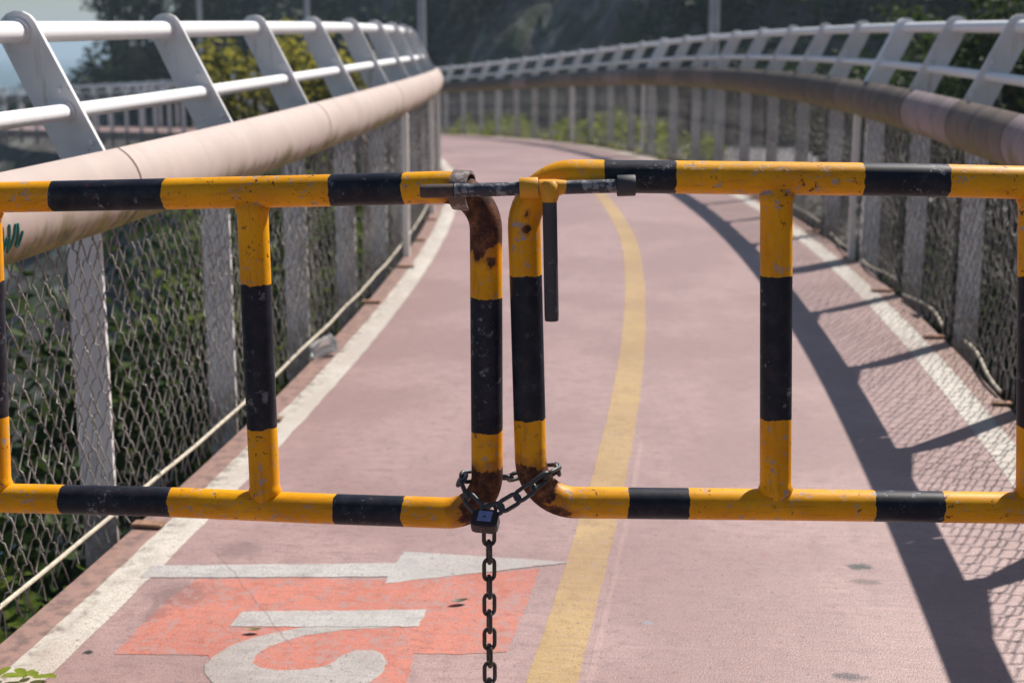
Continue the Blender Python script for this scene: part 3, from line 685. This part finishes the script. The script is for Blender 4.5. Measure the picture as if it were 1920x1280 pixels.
def leaf_obj(name, centres, n, size, mat, parent=None, asp=.45, **kw):
    V, Fs = leaves(centres, n, size, asp=asp); me = bpy.data.meshes.new(name)
    me.vertices.add(len(V)); me.vertices.foreach_set('co', V.astype(np.float32).ravel())
    me.loops.add(len(Fs)*3); me.loops.foreach_set('vertex_index', Fs.astype(np.int32).ravel())
    me.polygons.add(len(Fs)); me.polygons.foreach_set('loop_start', np.arange(len(Fs), dtype=np.int32)*3); me.polygons.foreach_set('loop_total', np.full(len(Fs), 3, dtype=np.int32))
    me.update(); me.validate(); me.materials.append(mat); return link(name, me, parent, **kw)
def shrub(name, label, cat, base, h, wd, n, size, mat, group=None, trunk=.02, ncl=9, lo=.45):
    base = Vector(base); root = thing(name, label, cat, base, group); q = MB(); cl = []
    for k in range(ncl):
        a = rng.random()*6.28; rr = wd*(rng.random()**.6); tip = base + Vector((rr*math.cos(a), rr*math.sin(a), h*(lo + (.95 - lo)*rng.random())))
        mid = base + (tip-base)*.5 + Vector((0, 0, h*.08)); q.tube([base + Vector((rr*.1*math.cos(a), rr*.1*math.sin(a), -.1)), mid, tip], [trunk, trunk*.6, trunk*.25], 5)
        cl.append((tuple(tip), wd*(.30 + .3*rng.random()))); cl.append((tuple(mid), wd*.25))
    q.build('stem' if cat != 'tree' else 'trunk', M['bark'], root); leaf_obj('foliage' if cat != 'tree' else 'crown', cl, n, size, mat, root); return root
def Pz(s, t, dz=0): return P(s, t, hz(s, t) + dz, False)
# bright tree rising beyond the left railing
def by_px(px, py, Y): d = ray(px, py); return CAM + d*(Y/d.y)
b = by_px(525, 85, 15.5); root_h = 4.6
shrub('tree', 'sunlit yellow-green tree rising behind the left railing', 'tree', (b.x, b.y, b.z - root_h + .25), root_h, .85, 3600, .11, M['leaf_olive'], trunk=.06, ncl=22, lo=.80)
# low sunlit plants along the outside of the far right fence
gp = 'low plants along the outside of the far fence'
for k, (s, t, h) in enumerate([(6.6, 1.75, .65), (8.2, 1.85, .7), (9.8, 1.8, .6), (11.0, 1.9, .75), (12.4, 1.8, .7), (13.9, 1.9, .6), (15.4, 1.8, .7), (17.2, 1.85, .7), (19.2, 1.9, .75)]):
    shrub('low_shrub', 'low bright green shrub behind the far right fence, %s from the near end' % ORD[k], 'shrub', P(s, t, -.7), h + .3, .5, 950, .085, M['leaf_lit'], gp, .01, 8)
gp = 'dark shrubs on the bank outside the right railing'
for k, (s, t, h, w_) in enumerate([(-5.3, 2.6, 1.1, .6), (-4.6, 2.3, 1.0, .5), (-3.6, 2.1, .85, .45), (-2.9, 2.6, 1.15, .6), (-2.0, 2.2, .9, .5), (-1.2, 2.7, 1.2, .6), (-.3, 2.3, .9, .5), (.8, 2.8, 1.1, .6), (2.1, 2.5, .9, .55), ]):
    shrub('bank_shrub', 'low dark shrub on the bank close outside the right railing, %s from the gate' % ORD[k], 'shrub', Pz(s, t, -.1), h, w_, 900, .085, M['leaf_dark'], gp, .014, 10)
gp = 'shrubs on the slope below the left railing'
for k, (s, t, top, w_) in enumerate([(-6.6, -2.5, -.75, .7), (-5.4, -2.6, -.4, .75), (-4.2, -2.5, -.1, .75), (-3.0, -2.7, .15, .8), (-1.7, -2.5, .1, .8), (-.2, -2.7, .2, .85), (1.5, -2.6, .1, .85), (3.4, -2.7, .2, .9), (5.6, -2.7, .1, .9), (8.2, -2.9, .0, .9)]):
    zb = hz(s, t) - .1; shrub('slope_shrub', 'leafy shrub on the slope below the left railing, %s from the gate' % ORD[k], 'shrub', P(s, t, zb, False), top + prof(s) - zb, w_, 3000, .105, M['leaf_mid'] if k % 3 == 1 else M['leaf_dark'], gp, .018, 18)
gp = 'tall shrubs between the bank and the road'
for k, (s, t, h) in enumerate([(-6.0, 3.1, 1.9), (-4.9, 2.95, 2.3), (-3.7, 3.05, 2.1), (-2.5, 2.95, 2.4), (-1.2, 3.1, 2.2), (.2, 3.0, 2.4), (1.7, 3.1, 2.1), (3.3, 3.05, 1.9), (5.0, 3.1, 1.6)]):
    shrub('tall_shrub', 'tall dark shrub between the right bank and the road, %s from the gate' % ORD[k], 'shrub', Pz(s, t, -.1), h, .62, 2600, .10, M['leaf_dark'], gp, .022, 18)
# hillside wood: reads as one dark mass
cl = []
for k in range(900):
    s = rng.uniform(-6, 56); t = 9.9 + 26*rng.random()**1.6
    if noise.noise(Vector((s*.12, t*.16, 5))) < -.12 or (25.5 < s < 33 and rng.random() < .85): continue
    p = Pz(s, t, .3); cl.append((tuple(p), rng.uniform(.7, 1.9)))
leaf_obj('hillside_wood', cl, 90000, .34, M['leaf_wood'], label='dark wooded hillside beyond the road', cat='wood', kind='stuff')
# headland trees against the sky at far left
for k, (s, t, h, w_) in enumerate([(49, 10.5, 6.5, 2.4), (51.5, 12, 7.0, 2.2), (46.5, 11, 6.0, 2.4)]):
    shrub('headland_tree', ['far tree against the pale sky, outermost on the headland', 'far headland tree standing behind the outermost one', 'far tree on the headland nearest the road'][[1, 0, 2][k]], 'tree', Pz(s, t, -.2), h, w_, 2600, .30, M['leaf_wood'], 'trees on the far headland', .06, 18)
# lamp posts on the road
def lamp(px, Y, r, lab, head=True):
    b = by_px(px, 100, Y); s, t = st(b); z0 = hz(s, t); root = thing('lamp_post', lab, 'lamp post', (b.x, b.y, z0), 'lamp posts along the road')
    q = MB(); hgt = 8.0; q.tube([Vector((b.x, b.y, z0 + hgt*k/6)) for k in range(7)], [r*(1.15 - .5*k/6) for k in range(7)], 14); q.build('pole', M['lamp'], root)
    q = MB(); q.tube([Vector((b.x, b.y, z0-.02)), Vector((b.x, b.y, z0 + .25)), Vector((b.x, b.y, z0 + .3))], [r*1.8, r*1.8, r*1.2], 14); q.build('base', M['lamp'], root)
    q = MB(); q.tube([Vector((b.x, b.y, z0 + hgt - .05)), Vector((b.x - .5, b.y, z0 + hgt + .25)), Vector((b.x - 1.3, b.y, z0 + hgt + .35))], r*.5, 10); q.build('arm', M['lamp'], root)
    q = MB(); q.box((b.x - 1.55, b.y, z0 + hgt + .34), [(.32, 0, 0), (0, .12, 0), (0, 0, .05)]); link('lamp_head', bevel(q.mesh('lamp_head', M['lamp']), .03), root)
lamp(1337, 22, .075, 'grey lamp post rising above the right railing'); lamp(791, 37, .10, 'grey lamp post just right of where the left railing ends')
lamp(577, 43, .08, 'thin lamp post behind the sunlit tree'); lamp(376, 48, .08, 'distant thin lamp post left of the sunlit tree')
# piers of the far bend
for k, s in enumerate(np.arange(-20, 76, 6.5)):
    b = P(s, 0); q = MB(); zb = -8.5; zt = b.z - .25
    q.tube([Vector((b.x, b.y, zb)), Vector((b.x, b.y, zt - .5)), Vector((b.x, b.y, zt - .12)), Vector((b.x, b.y, zt))], [.32, .32, .62, .66], 20)
    if s > 18: q.build('bridge_pier', M['concrete'], None, label='round concrete pier under the far bend, %s from its near end' % ORD[k - 6], cat='pier', group='piers under the far bend')
    elif s > -8: q.build('pier', M['concrete'], path)
# ------------------------------------------------------------------ litter
s, t = ground(604, 668); pc = thing('plastic_cup', 'crushed clear plastic cup by the left fence', 'cup', P(s, t, .005))
c0 = P(s, t, .038); axc = Vector((.8, .5, .25)).normalized(); q = MB(); q.lathe(c0 - axc*.05, axc, [(0, .026), (.002, .027), (.05, .033), (.1, .038)], 18)
for i in range(len(q.v)): v = Vector(q.v[i]); q.v[i] = tuple(v + Vector((1, 1, 1))*.008*noise.noise(v*40))
q.build('cup_wall', M['plastic'], pc)
q = MB(); pts = [c0 + axc*.05 + (axc.orthogonal().normalized()*math.cos(a) + axc.cross(axc.orthogonal().normalized())*math.sin(a))*.038 for a in np.linspace(0, 6.28, 19)[:-1]]; q.tube(pts, .002, 6, closed=True); q.build('rim', M['plastic'], pc)
def fallen(px, py, L, ang, mat, lab, curl=.25):
    s, t = ground(px, py); o = P(s, t, .007); q = MB(); d = Vector((math.cos(ang), math.sin(ang), 0)); w_ = Vector((-d.y, d.x, 0)); N = 9; V = []
    for k in range(N):
        f = k/(N-1); wd = L*.22*math.sin(math.pi*min(1, f*.97+.02))**.8; c = o + d*(f-.5)*L + Vector((0, 0, curl*L*(f-.5)**2*2))
        V += [c - w_*wd + Vector((0, 0, wd*.5)), c, c + w_*wd + Vector((0, 0, wd*.45))]
    q.add(V, [(k*3+j, k*3+3+j, k*3+4+j, k*3+1+j) for k in range(N-1) for j in (0, 1)]); q.build('fallen_leaf', mat, None, label=lab, cat='leaf', group='leaves on the path')
dry = simple('dry_leaf', (.16, .15, .05), .6); dark = simple('brown_leaf', (.06, .06, .025), .6)
fallen(862, 1133, .042, .3, dark, 'dark leaf lying on the red patch right of the white bar'); fallen(475, 1187, .035, .1, dry, 'small yellowish leaf lying left of the grey ring')
root = thing('leafy_sprig', 'bright green leaf sprig lying over the white line at bottom left', 'sprig', P(*ground(40, 1280)))
for k, (px, py, L, an) in enumerate([(78, 1276, .034, .15), (55, 1272, .03, 1.0), (25, 1280, .045, .5), (95, 1282, .03, -.4), (8, 1276, .035, .9), (62, 1284, .04, 2.2), (40, 1282, .035, -.7)]):
    s, t = ground(px, py); o = P(s, t, .008 + .003*k); q = MB(); d = Vector((math.cos(an), math.sin(an), .25*math.sin(k*2))); w_ = Vector((-d.y, d.x, 0)); V = []
    for j in range(7):
        f = j/6; wd = L*.3*math.sin(math.pi*min(1, f*.95+.03))**.7; c = o + d*(f-.5)*L; V += [c - w_*wd + Vector((0, 0, wd*.3)), c, c + w_*wd + Vector((0, 0, wd*.3))]
    q.add(V, [(j*3+i, j*3+3+i, j*3+4+i, j*3+1+i) for j in range(6) for i in (0, 1)]); q.build('leaf_blade', M['leaf_lit'], root)

# ------------------------------------------------------------------ sea haze
m = NT('haze_air'); v = m.n('VolumePrincipled'); v.inputs['Color'].default_value = (.62, .82, 1, 1); v.inputs['Density'].default_value = .0010; v.inputs['Anisotropy'].default_value = .35
m.l(v.outputs[0], m.o.inputs[1])
q = MB(); q.box((0, 1600, 5.5), [(3050, 0, 0), (0, 1950, 0), (0, 0, 15.5)]); q.build('haze', m.m, None, smooth=0, kind='stuff', label='thin sea haze filling the air over the bay', cat='haze')
